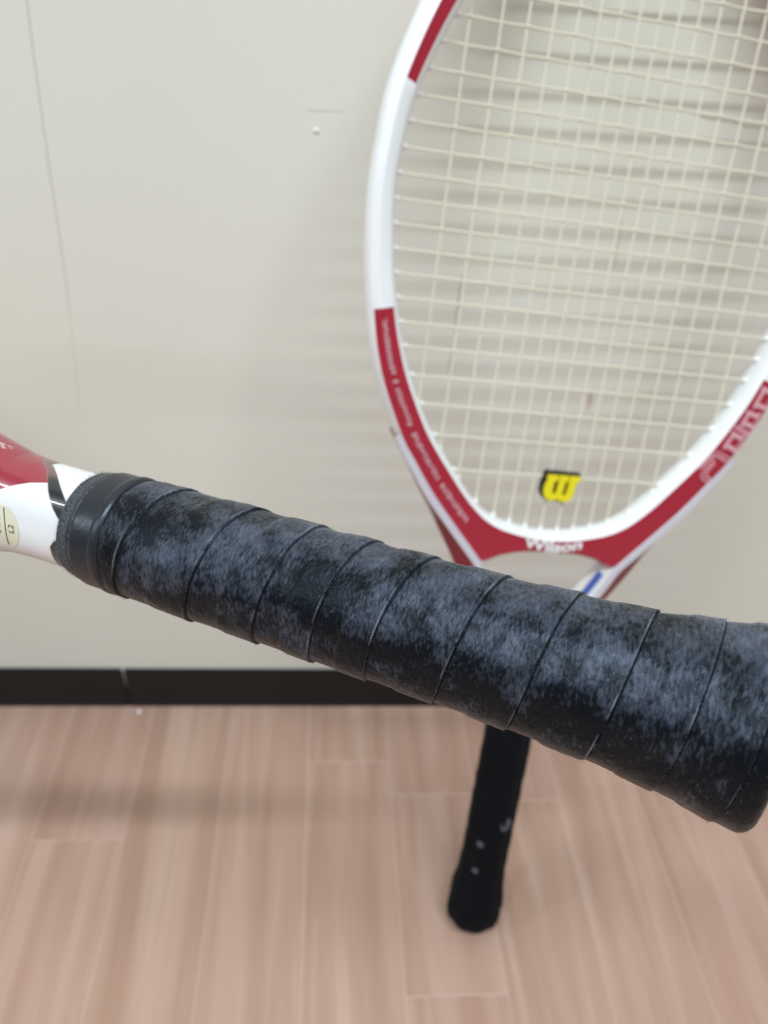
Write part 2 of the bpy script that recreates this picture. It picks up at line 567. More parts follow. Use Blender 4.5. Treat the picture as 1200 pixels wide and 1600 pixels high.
def hoop_mesh():
    n = len(FULL)
    V, Fc, fm = [], [], []
    for xi, zi, xo, zo in FULL:
        I = np.array((xi, zi)); Op = np.array((xo, zo)); d = (Op - I); d /= np.linalg.norm(d)
        rdg = float(sstep(.425, .440, zi))
        sec = [(I + .0006 * d, -YF), (I + (Op - I) * (.5 + .06 * rdg), -YF - .0003 - .0016 * rdg), (Op - .0006 * d, -YF), (Op + .0008 * d, -YF + .0015), (Op + .0024 * d, -.0050),
               (Op + .0024 * d, .0050), (Op + .0008 * d, YF - .0015), (Op - .0006 * d, YF), (I + .0006 * d, YF), (I - .0006 * d, YF - .0013),
               (I - .0028 * d, .0035), (I - .0028 * d, -.0035), (I - .0006 * d, -YF + .0013)]
        V += [(q[0], y, q[1]) for q, y in sec]
    m = 13
    for i in range(n):
        i2 = (i + 1) % n
        xi, zi, xo, zo = FULL[i]
        right = i < len(HALF) - 1
        zmid = (FULL[i][1] + FULL[i2][1]) / 2
        zc = zmid
        bridge = min(i, n - i) < 3 * 8
        for s in range(m):
            s2 = (s + 1) % m
            Fc.append((i * m + s, i2 * m + s, i2 * m + s2, i * m + s2))
            mt = 0
            if right:
                redz = zc < .4180 or (.4232 < zc < .50) or zc > .545
            else:
                redz = zc < .4352 or zc > .5425
            if s in (0, 1) and redz and not (s == 1 and zc > .53):
                mt = 1
            if s in (7,) and redz:
                mt = 1
            if bridge and s in (2, 3, 4, 5, 6):
                mt = 1
            fm.append(mt)
    me = mesh_of('hoop', V, Fc, [WHITE, RED], fm, True, 28)
    bm = bmesh.new(); bm.from_mesh(me); bmesh.ops.recalc_face_normals(bm, faces=bm.faces); bm.to_mesh(me); bm.free()
    return me


SP = catmull([(.1040, .3665, .1062, .3640), (.0925, .3490, .0965, .3472), (.0820, .3335, .0880, .3325), (.0715, .3207, .0790, .3190), (.0612, .3088, .0705, .3050),
              (.0528, .2992, .0640, .2945), (.0446, .2895, .0580, .2840), (.0375, .2760, .0495, .2700), (.0270, .2580, .0375, .2520),
              (.0150, .2420, .0270, .2400)], 6)


def shaft_mesh(side):
    V, Fc, fm = [], [], []
    m = 9
    for i, (xi, zi, xo, zo) in enumerate(SP):
        I = np.array((xi, zi)); Op = np.array((xo, zo)); d = Op - I; w = np.linalg.norm(d)
        t = SP[min(i + 1, len(SP) - 1)][:2] - SP[max(i - 1, 0)][:2]
        nrm = np.array((-t[1], t[0])); nrm /= np.linalg.norm(nrm)
        if nrm @ d < 0:
            nrm = -nrm
        st = .0044
        yf = YF - .0002 + .0010 * sstep(0, 12, i) - .0030 * sstep(len(SP) - 9, len(SP) - 1, i)
        sec = [(I - .0004 * nrm, -yf + .001), (I + .0004 * nrm, -yf), (I + st * nrm, -yf), (Op + .0002 * nrm, -.0045), (Op + .0002 * nrm, .0045),
               (I + st * nrm, yf), (I, yf), (I - .0012 * nrm, .004), (I - .0012 * nrm, -.004)]
        V += [(side * q[0], y, q[1]) for q, y in sec]
    for i in range(len(SP) - 1):
        for s in range(m):
            s2 = (s + 1) % m
            Fc.append((i * m + s, (i + 1) * m + s, (i + 1) * m + s2, i * m + s2))
            fm.append(0 if s in (0, 1) else (2 if s in (6, 7, 8) else 1))
    Fc += [tuple(range(m)), tuple(range((len(SP) - 1) * m, len(SP) * m))]
    fm += [1, 1]
    me = mesh_of('shaft', V, Fc, [SILVER, DARKRED, WHITE], fm, True, 30)
    bm = bmesh.new(); bm.from_mesh(me); bmesh.ops.recalc_face_normals(bm, faces=bm.faces); bm.to_mesh(me); bm.free()
    return me


def inner_x(z):
    """half width between the hoop's inner walls at height z, on the string plane"""
    xs, zs = HALF[:, 0], HALF[:, 1]
    return float(np.interp(z, zs[4:], xs[4:])) - .0026


def inner_z(x):
    h = HALF
    low = [r for r in h if r[1] < .48]; up = [r for r in h if r[1] >= .48]
    zl = float(np.interp(abs(x), [r[0] for r in low], [r[1] for r in low])) + .0026
    zu = float(np.interp(-abs(x), [-r[0] for r in up], [r[1] for r in up])) - .0026
    return zl, zu


MX = [.0055, .0160, .0268, .0378, .0505, .0637, .0775, .0940]
CZ = [.3443, .3647, .3824, .3985, .4142, .4272, .4400, .4528, .4653, .4778, .4902, .5027, .5152, .5277, .5402, .5527, .5655, .5780, .5905, .6035, .6170, .6320, .6480]
SR = .00066
STRING_MESH = []     # (name, mesh)
GROM_AT = []
for i, x in enumerate(MX):
    for sg in (-1, 1):
        zl, zu = inner_z(x)
        STRING_MESH.append(('main_string', tube_mesh('main_string', [(sg * x, 0, zl - .004), (sg * x, 0, (zl + zu) / 2), (sg * x, 0, zu + .004)], SR, STRING, 6)))
        GROM_AT += [((sg * x, 0, zl), (0, 0, 1)), ((sg * x, 0, zu), (0, 0, -1))]
for j, z in enumerate(CZ):
    hx = inner_x(z)
    xs = [-hx - .004] + sorted([s * x for x in MX for s in (-1, 1) if x < hx - .002]) + [hx + .004]
    pts = []
    for i, x in enumerate(xs):
        y = 0 if i in (0, len(xs) - 1) else (.0008 if (i + j) % 2 else -.0008)
        pts.append((x, y, z))
        if i < len(xs) - 1:
            pts.append(((x + xs[i + 1]) / 2, 0, z))
    STRING_MESH.append(('cross_string', tube_mesh('cross_string', pts, SR, STRING, 6)))
    GROM_AT += [((hx, 0, z), (-1, 0, 0)), ((-hx, 0, z), (1, 0, 0))]


def grommet_mesh():
    V, Fc, n = [], [], 10
    for z, r in ((-.001, .0019), (.0006, .0019), (.0010, .0016), (.0030, .0013), (.0032, .0008)):
        V += [(r * math.cos(2 * math.pi * k / n), r * math.sin(2 * math.pi * k / n), z) for k in range(n)]
    for i in range(4):
        for k in range(n):
            Fc.append((i * n + k, i * n + (k + 1) % n, (i + 1) * n + (k + 1) % n, (i + 1) * n + k))
    Fc.append(tuple(range(4 * n, 5 * n)))
    return mesh_of('grommet', V, Fc, [GROM], smooth=True, angle=40)


GROM_MESH = grommet_mesh()
HOOP = hoop_mesh()
SHAFT = {s: shaft_mesh(s) for s in (-1, 1)}


def throat_mesh(z0, z1, painted):
    zs = np.linspace(z0, z1, 260)
    th = np.linspace(0, 2 * math.pi, 361)[:-1]
    Z, T = np.meshgrid(zs, th, indexing='ij')
    a = np.interp(Z, [.15, .195, .205, .217, .228, .240, .252], [.0140, .0142, .0150, .0180, .0213, .0262, .0330])
    b = np.interp(Z, [.15, .195, .217, .240, .252], [.0120, .0118, .0120, .0118, .0100])
    e = 2 / 2.35
    X = a * np.sign(np.cos(T)) * np.abs(np.cos(T)) ** e
    Y = -b * np.sign(np.sin(T)) * np.abs(np.sin(T)) ** e
    Z2 = Z - .012 * sstep(.236, .252, Z) * (1 - np.abs(X) / a)
    me = grid_mesh('throat', np.stack([X, Y, Z2], -1), [PAINTM])
    w = np.array(lin(236, 240, 243)); r = np.array(lin(150, 40, 58)); k = np.array(lin(30, 32, 36)); g = np.array(lin(150, 110, 108))
    colr = np.broadcast_to(w, Z.shape + (4,)).copy()
    # painted outline: a black band across the throat, red field on the upper shoulder
    if painted:
        ang = np.angle(np.exp(1j * (np.arctan2(-Y, X) - TH_C)))          # angle round the throat from the side that faces the viewer
        ang = ang * UPS                                                 # positive towards the upper edge
        lo = np.interp(ang, BAND_L[0], BAND_L[1]); hi = np.interp(ang, BAND_R[0], BAND_R[1])
        e = .00015
        left = sstep(hi - e, hi + e, Z)                                   # head side of the band
        ra = np.interp(Z, RED_E[1], RED_E[0])
        red = sstep(ra - .012, ra + .012, ang) * sstep(lo - e, lo + e, Z)
        bk = sstep(hi - e, hi + e, Z) * (1 - sstep(lo - e, lo + e, Z))
        colr = colr * (1 - red[..., None]) + r * red[..., None]
        kk = k + (g - k) * (.5 * sstep(ra + .05, ra + .3, ang))[..., None]
        colr = colr * (1 - bk[..., None]) + kk * bk[..., None]
        # chipped paint along the upper edge
        n1 = vnoise((T / (2 * math.pi)) % 1.0, (Z - z0) / (z1 - z0), 90, 40, 77) + .6 * vnoise((T / (2 * math.pi)) % 1.0, (Z - z0) / (z1 - z0), 180, 90, 78)
        chip = np.exp(-((ang - CHIP_A) / .16) ** 2) * sstep(CHIP_Z, CHIP_Z + .004, Z)
        chip = sstep(.40, .52, chip * .46 + n1 * .55) * .8
        colr = colr * (1 - chip[..., None]) + np.array(lin(205, 190, 192)) * chip[..., None]
    at = me.color_attributes.new('paint', 'FLOAT_COLOR', 'POINT')
    at.data.foreach_set('color', colr.reshape(-1).astype(np.float32))
    return me




def on_hoop(t, n):
    """point on the front of the hoop: t = position along FULL (float index), n = 0 inner edge .. 1 outer edge"""
    i = int(math.floor(t)) % len(FULL); j = (i + 1) % len(FULL); f = t - math.floor(t)
    a, b, c, d = FULL[i] * (1 - f) + FULL[j] * f
    return np.array((a + (c - a) * n, b + (d - b) * n))


def ribbon(V, Fc, P, w, y):
    """flat stroke through x,z points P, w wide, lying at depth y"""
    P = [np.array(p) for p in P]
    b0 = len(V)
    for i, p in enumerate(P):
        t = P[min(i + 1, len(P) - 1)] - P[max(i - 1, 0)]
        nn = np.array((-t[1], t[0])) / (np.linalg.norm(t) + 1e-12)
        V.append((p[0] + nn[0] * w / 2, y, p[1] + nn[1] * w / 2)); V.append((p[0] - nn[0] * w / 2, y, p[1] - nn[1] * w / 2))
    for i in range(len(P) - 1):
        k = b0 + 2 * i
        Fc.append((k, k + 1, k + 3, k + 2))


def font_mesh(name, text, size, mat, offset=0.0, extr=.0):
    cu = bpy.data.curves.new(name, 'FONT')
    cu.body = text; cu.size = size; cu.offset = offset; cu.extrude = extr
    cu.align_x = 'CENTER'; cu.align_y = 'CENTER'
    cu.resolution_u = 4
    o = bpy.data.objects.new(name, cu)
    COL.objects.link(o)
    dg = bpy.context.evaluated_depsgraph_get(); dg.update()
    me = bpy.data.meshes.new_from_object(o.evaluated_get(dg))
    bpy.data.objects.remove(o); bpy.data.curves.remove(cu)
    me.materials.clear(); me.materials.append(mat)
    return me


def frame_parts(root, painted):
    new_obj('hoop', HOOP, root)
    for s in (-1, 1):
        new_obj('shaft', SHAFT[s], root)
    new_obj('throat', throat_mesh(.165, .252, painted), root)
    for n, me in STRING_MESH:
        new_obj(n, me, root)
    for p, d in GROM_AT:
        g = new_obj('grommet', GROM_MESH, root)
        g.location = p
        g.rotation_mode = 'QUATERNION'
        g.rotation_quaternion = Vector(d).to_track_quat('Z', 'Y')


def grip_mesh(name, z0, z1, rad, phase, th_c, nz, nu, mat, amp=1.0, oct_amp=.02, seed=3, rough=1.0, edge_fn=None):
    """spirally taped handle: rad(z) core radius, phase(z) number of turns, th_c the angle that faces the viewer of the photo"""
    zs = np.linspace(z0, z1, nz)
    u = np.arange(nu) / nu
    Z, U = np.meshgrid(zs, u, indexing='ij')
    th = th_c - math.pi + 2 * math.pi * U
    rel = U - .5                                     # 0 where it faces the camera
    wob = .03 * vnoise(U, (Z - z0) / (z1 - z0), 5, 22, seed + 9)
    ph = phase(Z) + rel * 1.15 * (1 - 2 * (np.abs(rel) > .4346) * 0) + wob
    t = ph - np.floor(ph)                            # 0 just butt-side of a seam .. 1 at the head side of the next
    h = .00022 * t + .00036 * sstep(.42, .53, t) - .00032 * (1 - sstep(0, .026, t))
    R = rad(Z) * (1 + oct_amp * np.cos(8 * (th + .2)) * .5)
    v = (Z - z0) / (z1 - z0)
    Lk = (z1 - z0) / .18
    Lk = abs(Lk)
    q = lambda n: max(2, int(n * Lk))
    bump = (.00034 * vnoise(U, v, 14, q(26), seed) + .00018 * vnoise(U, v, 40, q(70), seed + 1)
            + .00008 * vnoise(U, v, 150, q(260), seed + 2) + .00004 * vnoise(U, v, 300, q(520), seed + 3)) * rough
    R = R + amp * h + bump
    V = np.stack([R * np.cos(th), -R * np.sin(th), Z], -1)
    me = grid_mesh(name, V, [mat])
    edge = np.clip(sstep(.965, .988, t) * (1 - sstep(.994, .999, t)), 0, 1)
    if edge_fn is not None:
        edge = np.maximum(edge * amp, edge_fn(Z, U))
    a = me.attributes.new('edge', 'FLOAT', 'POINT')
    a.data.foreach_set('value', edge.reshape(-1).astype(np.float32))
    a = me.attributes.new('groove', 'FLOAT', 'POINT')
    a.data.foreach_set('value', (amp * (1 - sstep(.0, .05, t))).reshape(-1).astype(np.float32))
    a = me.attributes.new('tapecoord', 'FLOAT_VECTOR', 'POINT')
    tc = np.stack([.0175 * 2 * math.pi * rel, Z, 0 * Z], -1)
    a.data.foreach_set('vector', tc.reshape(-1).astype(np.float32))
    return me


# ------------------------------------------------------------------ the racket leaning on the wall

def pose(X, Y, Z, P):
    M = Matrix.Identity(4)
    for r in range(3):
        M[r][0], M[r][1], M[r][2], M[r][3] = X[r], Y[r], Z[r], P[r]
    return M


def root_at(name, M, label, cat):
    o = bpy.data.objects.new(name, None)
    COL.objects.link(o)
    o.empty_display_size = .05
    o.matrix_world = M
    o['label'] = label; o['category'] = cat
    return o


MB = pose(XA, YA, ZA, BUTT)
back = root_at('tennis_racket', MB, 'red and white tennis racket standing head up, leaning against the cream wall behind', 'racket')
frame_parts(back, False)


def back_rad(z):
    return np.interp(z, [0, .012, .022, .034, .05, .12, .19], [.0195, .0200, .0192, .0172, .0163, .0163, .0158])


gb = grip_mesh('grip', .012, .195, back_rad, lambda z: (.2 - z) / .019, 0, 160, 48, GRIPB, .5, .06)
new_obj('grip', gb, back)
# butt cap: rounded flared end
pf = [(.0001, -.0100), (.010, -.0098), (.0165, -.0085), (.0192, -.0050), (.0204, .0), (.0207, .006), (.0203, .012), (.0188, .019), (.0160, .022)]
th = np.linspace(0, 2 * math.pi, 49)[:-1]
new_obj('butt_cap', grid_mesh('butt_cap', np.array([[(r * (1 + .03 * math.cos(8 * w)) * math.cos(w), r * (1 + .03 * math.cos(8 * w)) * math.sin(w) * .92, z) for w in th] for r, z in pf]), [GRIPB]), back)
th_r = np.linspace(0, 2 * math.pi, 49)[:-1]
new_obj('collar', grid_mesh('collar', np.array([[(r * math.cos(w), r * .92 * math.sin(w), z) for w in th_r] for r, z in
        [(.0140, .1895), (.0168, .190), (.0172, .192), (.0172, .203), (.0166, .2045), (.0135, .205)]]), [BLACKR]), back)
# worn pale spots on the old grip
for px, py, r in ((791, 1290, .0042), (752, 1325, .0020), (744, 1366, .0018), (740, 1382, .0014)):
    q = np.array(hit(px, py, BUTT - YA * .0165, YA)) - BUTT
    x, z = float(q @ XA), float(q @ ZA)
    th = np.linspace(0, 2 * math.pi, 15)[:-1]
    R = float(back_rad(z))
    V = []
    for f in (1.0, .6, .05):
        for w in th:
            xx = max(-R * .99, min(R * .99, x + f * r * math.cos(w)))
            V.append((xx, -math.sqrt(R * R - xx * xx) - .0006 - .0002 * (1 - f), z + f * r * 1.3 * math.sin(w)))
    Vn = np.array(V).reshape(3, 14, 3)
    new_obj('worn_spot', grid_mesh('worn_spot', Vn, [RUBBED]), back)

# maker's name on the bridge
wm = font_mesh('lettering', 'Wilson', .0115, PRINTW, .00045)
co = np.array([v.co[:] for v in wm.vertices])
w0 = (co[:, 0].max() - co[:, 0].min())
cx = (co[:, 0].max() + co[:, 0].min()) / 2; cy = (co[:, 1].max() + co[:, 1].min()) / 2; hh = co[:, 1].max() - co[:, 1].min()
for v, c in zip(wm.vertices, co):
    X = (c[0] - cx) / w0 * .0385
    Zz = (c[1] - cy) / hh * .0074
    zc = .3022 + .35 * X * X / .02 * .012 / .012 * .5
    v.co = (X, -YF - .00055, zc + Zz)
new_obj('lettering', wm, back, 'white lettering on the red bridge')

# small print along the left arm
V, Fc = [], []
nF = len(FULL)


def t_at(z, side):
    """index along FULL at inner height z on one side"""
    zs = HALF[:, 1]
    i = float(np.interp(z, zs[8:], np.arange(8, len(HALF))))
    return i if side > 0 else nF - i


z = .3245
zend = .4310
while z < zend:
    ln = random.choice((.0010, .0014, .0018, .0012))
    if random.random() > .12:
        a, b = t_at(z, -1), t_at(min(z + ln, zend), -1)
        lo = random.choice((.40, .43, .40)); hi = random.choice((.58, .62, .62))
        k = len(V)
        for t, n in ((a, lo), (b, lo), (b, hi), (a, hi)):
            p = on_hoop(t, n)
            V.append((p[0], -YF - .0006, p[1]))
        Fc.append((k, k + 1, k + 2, k + 3))
    z += ln + .0006
new_obj('small_print', mesh_of('small_print', V, Fc, [PRINTG], smooth=False), back)

# outlined figures along the right arm
ARC = [(0.0, t_at(.34, 1))]
tt = t_at(.34, 1)
zz = []
s_acc, prev, S_T = 0.0, on_hoop(tt, .5), [(0.0, tt)]
while tt < t_at(.45, 1):
    tt += .1
    p = on_hoop(tt, .5)
    s_acc += float(np.linalg.norm(p - prev)); prev = p
    S_T.append((s_acc, tt))
S_T = np.array(S_T)


def arm(s, n):
    return on_hoop(float(np.interp(s, S_T[:, 0], S_T[:, 1])), n)


def rrect(s0, s1, n0, n1, r, open_outer=False):
    """rounded rectangle outline in (along, across) units; across scaled to ~11.5 mm"""
    W = .0125
    pts = []
    cs = [(s0 + r, n0 + r / W, math.pi), (s0 + r, n1 - r / W, math.pi / 2), (s1 - r, n1 - r / W, 0), (s1 - r, n0 + r / W, -math.pi / 2)]
    for cs_, cn, a0 in cs:
        for k in range(5):
            a = a0 - k * math.pi / 8
            pts.append((cs_ + r * math.cos(a), cn + r / W * math.sin(a)))
    pts.append(pts[0])
    return pts


lines, fills = [], []


def figure(kind, s0, s1):
    if kind == 'ring':
        for e in (0, .0016):
            lines.append(rrect(s0 + e, s1 - e, .13 + e / .0125, .97 - e / .0125 * .6, .0020 - e * .5))
        lines.append(rrect(s0 + .0034, s1 - .0034, .34, .84, .0004))
        fills.append(([(s0 + .0024, .18), (s0 + .0024, .94)], .0024)); fills.append(([(s1 - .0024, .18), (s1 - .0024, .94)], .0024))
        fills.append(([(s0 + .001, .26), (s1 - .001, .26)], .0020)); fills.append(([(s0 + .001, .90), (s1 - .001, .90)], .0012))
    if kind == 'two':
        lines.append([(s0 - .0035, .06), (s0 + .0050, .08), (s0 + .0075, .12), (s0 + .0090, .25), (s0 + .0095, .95)])
        lines.append([(s0 - .0020, .16), (s0 + .0045, .18), (s0 + .0062, .24), (s0 + .0070, .40), (s0 + .0072, .9)])
        lines.append([(s0 + .0050, .32), (s0 - .0030, .34), (s0 - .0048, .42), (s0 - .0056, .60), (s0 - .0050, .92)])
        lines.append([(s0 + .0040, .48), (s0 - .0015, .50), (s0 - .0028, .58), (s0 - .0030, .92)])
        fills.append(([(s0 - .003, .11), (s0 + .005, .13), (s0 + .0075, .28), (s0 + .0084, .95)], .0014))
        fills.append(([(s0 + .0045, .40), (s0 - .0022, .42), (s0 - .0040, .58), (s0 - .0040, .92)], .0015))
    if kind == 'bar':
        lines.append([(s0, .12), (s0, .96)]); lines.append([(s1, .12), (s1, .96)])
        fills.append(([((s0 + s1) / 2, .1), ((s0 + s1) / 2, .96)], s1 - s0))


S0 = .0285
figure('two', S0, 0)
lines = [[(S0 + .0035 + 1.3 * (q - S0), n) for q, n in P] for P in lines]
fills = [([(S0 + .0035 + 1.3 * (q - S0), n) for q, n in P], w) for P, w in fills]
figure('ring', S0 + .0185, S0 + .0318)
figure('bar', S0 + .0324, S0 + .0343)
figure('ring', S0 + .0351, S0 + .0472)
figure('ring', S0 + .0480, S0 + .0632)
for nm, mat, items, yy in (('figures', PRINTR, fills, -YF - .0006), ('figure_outlines', PRINTP, [(l, .00055) for l in lines], -YF - .0008)):
    V, Fc = [], []
    for P, w in items:
        dense = []
        for a, b in zip(P[:-1], P[1:]):
            m = max(1, int(abs(b[0] - a[0]) / .0015))
            dense += [(a[0] + (b[0] - a[0]) * k / m, a[1] + (b[1] - a[1]) * k / m) for k in range(m)]
        dense.append(P[-1])
        ribbon(V, Fc, [arm(s, n) for s, n in dense], w, yy)
    new_obj(nm, mesh_of(nm, V, Fc, [mat], smooth=False), back, 'pale pink outlined figures on the red arm' if nm == 'figures' else None)

# blue mark on the inside of the right shaft, thin white inlay on its dark side
V, Fc = [], []
pts_b = [(r[0] - .0016, r[1]) for r in SP if .264 < r[1] < .2840]
V = [(x, y, z) for x, z in pts_b for y in (-.0070, .0004)]
Fc = [(2 * i, 2 * i + 1, 2 * i + 3, 2 * i + 2) for i in range(len(pts_b) - 1)]
new_obj('blue_mark', mesh_of('blue_mark', V, Fc, [BLUE], smooth=False), back, 'blue mark inside the right shaft')

# vibration dampener: yellow letter on a black body, pushed between the two middle strings
dm = root_at('vibration_dampener', pose(XA, YA, ZA, BUTT + YA * -.0020 + ZA * .3385 + XA * .0006),
             'yellow letter-shaped rubber dampener clipped on the lowest strings of the leaning racket', 'dampener')
Wp = [(645, 105), (724, 105), (724, 150), (700, 152), (696, 235), (706, 250), (722, 250), (728, 235), (734, 150), (734, 105), (805, 105), (805, 150), (787, 152),
      (778, 245), (788, 260), (800, 258), (808, 245), (816, 150), (816, 105), (900, 105), (890, 152), (874, 156), (866, 250), (850, 290), (815, 308), (770, 302),
      (745, 290), (720, 302), (680, 300), (645, 280), (628, 240), (630, 190), (645, 150), (640, 130)]
sc = .000082
Wl = [((x - 762) * sc, -(y - 205) * sc) for x, y in Wp]
new_obj('letter', prism('letter', Wl, -.0036, -.0018, [YELLOW], 0.0), dm, 'yellow raised letter')
Pl = [(636, 84), (905, 90), (903, 130), (880, 175), (874, 260), (850, 302), (810, 318), (690, 312), (640, 292), (616, 250), (614, 190), (622, 130)]
new_obj('body', prism('body', [((x - 762) * sc, -(y - 205) * sc) for x, y in Pl], -.0020, .0032, [BLACKR], .0004), dm, 'black rubber body')

# ------------------------------------------------------------------ the racket held close to the camera
def cam_pt(px, py, d):
    return O_ + FWD * d + RIGHT * ((px - 600) / F * d) + DOWN * ((py - 800) / F * d)


def scale_at(x):
    return 5382 + 1.767 * (x - 100)


P0 = cam_pt(1200, 1143, F / scale_at(1200))
P1 = cam_pt(100, 805, F / scale_at(100))
Zf = (P1 - P0) / np.linalg.norm(P1 - P0)
tocam = -FWD + Zf * (Zf @ FWD); tocam /= np.linalg.norm(tocam)
up = np.cross(tocam, Zf)
if up @ DOWN > 0:
    up = -up
ROLL = math.radians(20)
Xf = math.cos(ROLL) * up + math.sin(ROLL) * tocam
Yf = np.cross(Zf, Xf)
if Yf @ FWD < 0:
    Xf = -Xf; Yf = -Yf
MF = pose(Xf, Yf, Zf, P0)
front = root_at('tennis_racket', MF, 'tennis racket held close to the camera with a worn black wrapped grip', 'racket')
FLIP = float(Xf @ up)            # +1 when local x points up in the picture


def z_of(px):
    """height along the front racket's axis of the axis point seen at picture x"""
    lo, hi = -.05, .4
    for _ in range(50):
        m = (lo + hi) / 2
        q = P0 + Zf * m - O_
        x = 600 + F * (q @ RIGHT) / (q @ FWD)
        if x > px:
            lo = m
        else:
            hi = m
    return lo


# angle that faces the camera at mid grip
mid = P0 + Zf * .1
tc = O_ - mid; tc -= Zf * (tc @ Zf)
TH_C = math.atan2(-(tc @ Yf), tc @ Xf)
# picture x at which each tape seam crosses the front line of the handle
seam_x = [193, 312, 418, 507, 598, 719, 841, 975, 1088, 1190]


def z_front(px):
    """like z_of but for the surface point that faces the camera"""
    lo, hi = -.05, .4
    for _ in range(50):
        m = (lo + hi) / 2
        q = P0 + Zf * m + tc / np.linalg.norm(tc) * .0175 - O_
        x = 600 + F * (q @ RIGHT) / (q @ FWD)
        if x > px:
            lo = m
        else:
            hi = m
    return lo


zs_seam = np.array([z_front(x) for x in seam_x])       # decreasing
ks = np.arange(len(seam_x), dtype=float)
zs_ext = np.concatenate([[zs_seam[0] + .0175 * 3], zs_seam, [zs_seam[-1] - .0185 * 3]])
ks_ext = np.concatenate([[-3], ks, [ks[-1] + 3]])
DIR = 1.0


def f_phase(z):
    return np.interp(-z, -zs_ext, ks_ext)


Z_GROOVE = z_front(158)
Z_TAPE = z_front(85)
rad_x = [-200, 100, 200, 300, 400, 600, 700, 800, 900, 1000, 1100, 1160, 1215]
rad_v = [.0160, .0160, .0164, .0166, .0167, .0166, .0167, .0170, .0177, .0185, .0202, .0217, .0228]
rz = np.array([z_of(x) for x in rad_x])
Z_END = 0.0


def f_rad(z):
    r = np.interp(-z, -rz, rad_v)
    rim = np.clip((.0032 - (z - Z_END)) / .0032, 0, 1)
    return r - .0032 * (1 - np.sqrt(1 - rim ** 2 * .999)) - .0006 * sstep(Z_GROOVE - .002, Z_GROOVE + .0015, z)


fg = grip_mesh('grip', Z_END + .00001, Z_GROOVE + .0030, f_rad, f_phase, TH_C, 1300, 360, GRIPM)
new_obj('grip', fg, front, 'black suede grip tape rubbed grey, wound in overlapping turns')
# closed end of the handle
rr = f_rad(np.array([.00001]))[0] + .0001
new_obj('butt_cap', grid_mesh('butt_cap', np.array([[(r * math.cos(w), r * math.sin(w), z) for w in np.linspace(0, 2 * math.pi, 65)[:-1]] for r, z in
        [(rr, .0006), (rr * .8, .0001), (rr * .5, -.0003), (.0002, -.0004)]]), [BLACKR]), front)


def t_rad(z):
    q = (z - Z_GROOVE) / (Z_TAPE - Z_GROOVE)
    r = .0164 + .0002 * np.sin(q * math.pi) + .0005 * sstep(.02, .10, q) * (1 - sstep(.16, .26, q))
    r = r - .0009 * (1 - sstep(0.0, .05, q)) - .0005 * sstep(.60, .66, q) - .0009 * sstep(.70, 1.0, q)
    return r


def t_edge(Z, U):
    q = (Z - Z_GROOVE) / (Z_TAPE - Z_GROOVE)
    fr = sstep(.70, .78, q) * .55 + sstep(.93, .99, q) * .5
    line = np.exp(-((q - .675 - .01 * vnoise(U, q, 30, 3, 4)) / .012) ** 2)
    return np.clip(fr + line, 0, 1)


ft = grip_mesh('finishing_tape', Z_GROOVE, Z_TAPE, t_rad, lambda z: 0 * z + .5, TH_C, 220, 340, TAPEM, 0.0, .004, 21, .35, t_edge)
new_obj('finishing_tape', ft, front, 'smooth black band closing the grip')


def on_cyl(px, py, r):
    """(angle towards the upper edge, height) where a line of sight meets a cylinder of radius r about the racket's axis"""
    d = FWD * F + RIGHT * (px - 600) + DOWN * (py - 800)
    d /= np.linalg.norm(d)
    w = O_ - P0
    dp_, wp = d - Zf * (d @ Zf), w - Zf * (w @ Zf)
    A, Bq, C = dp_ @ dp_, dp_ @ wp, wp @ wp - r * r
    t = (-Bq - math.sqrt(max(0.0, Bq * Bq - A * C))) / A
    q = w + d * t
    al = math.atan2(-(q @ Yf), q @ Xf) - TH_C
    al = math.atan2(math.sin(al), math.cos(al))
    return al * UPS, float(q @ Zf)


UPS = 1.0
UPS = 1.0 if on_cyl(60, 740, .017)[0] > 0 else -1.0


def curve(px):
    pts = sorted(on_cyl(x, y, r) for x, y, r in px)
    return [p[0] for p in pts], [p[1] for p in pts]


BAND_R = curve([(83, 703, .0186), (85, 725, .0180), (88, 755, .0175), (93, 780, .0172), (98, 805, .0170), (95, 835, .0170), (80, 862, .0172), (74, 878, .0176)])
BAND_L = curve([(69, 695, .0190), (69, 715, .0185), (66, 735, .0180), (63, 755, .0178), (64, 785, .0175), (72, 812, .0172), (78, 830, .0172), (72, 850, .0172), (60, 862, .0174), (56, 874, .0178)])
red_pts = sorted((on_cyl(x, y, r) for x, y, r in [(-60, 742, .026), (0, 735, .0212), (30, 734, .0196), (66, 738, .0182), (90, 742, .0176)]), key=lambda p: p[1])
CHIP_A, CHIP_Z = on_cyl(28, 683, .0200)
RED_E = ([p[0] for p in red_pts], [p[1] for p in red_pts])
frame_parts(front, True)

# frayed fibres along seams and the tape's ends
V, Fc = [], []
rg = np.random.default_rng(8)


def fibre(p, d, L, r):
    d = d / np.linalg.norm(d)
    a = np.cross(d, (0.3, .5, .8)); a /= np.linalg.norm(a); b = np.cross(d, a)
    bend = rg.normal(0, .45, 3)
    k = len(V)
    for s, q in ((0, 1.0), (.5, .8), (1, .3)):
        c = p + d * L * s + bend * L * s * s * .7
        for w in range(3):
            V.append(tuple(c + r * q * (math.cos(w * 2.094) * a + math.sin(w * 2.094) * b)))
    for i in range(2):
        for w in range(3):
            Fc.append((k + i * 3 + w, k + i * 3 + (w + 1) % 3, k + i * 3 + 3 + (w + 1) % 3, k + i * 3 + 3 + w))


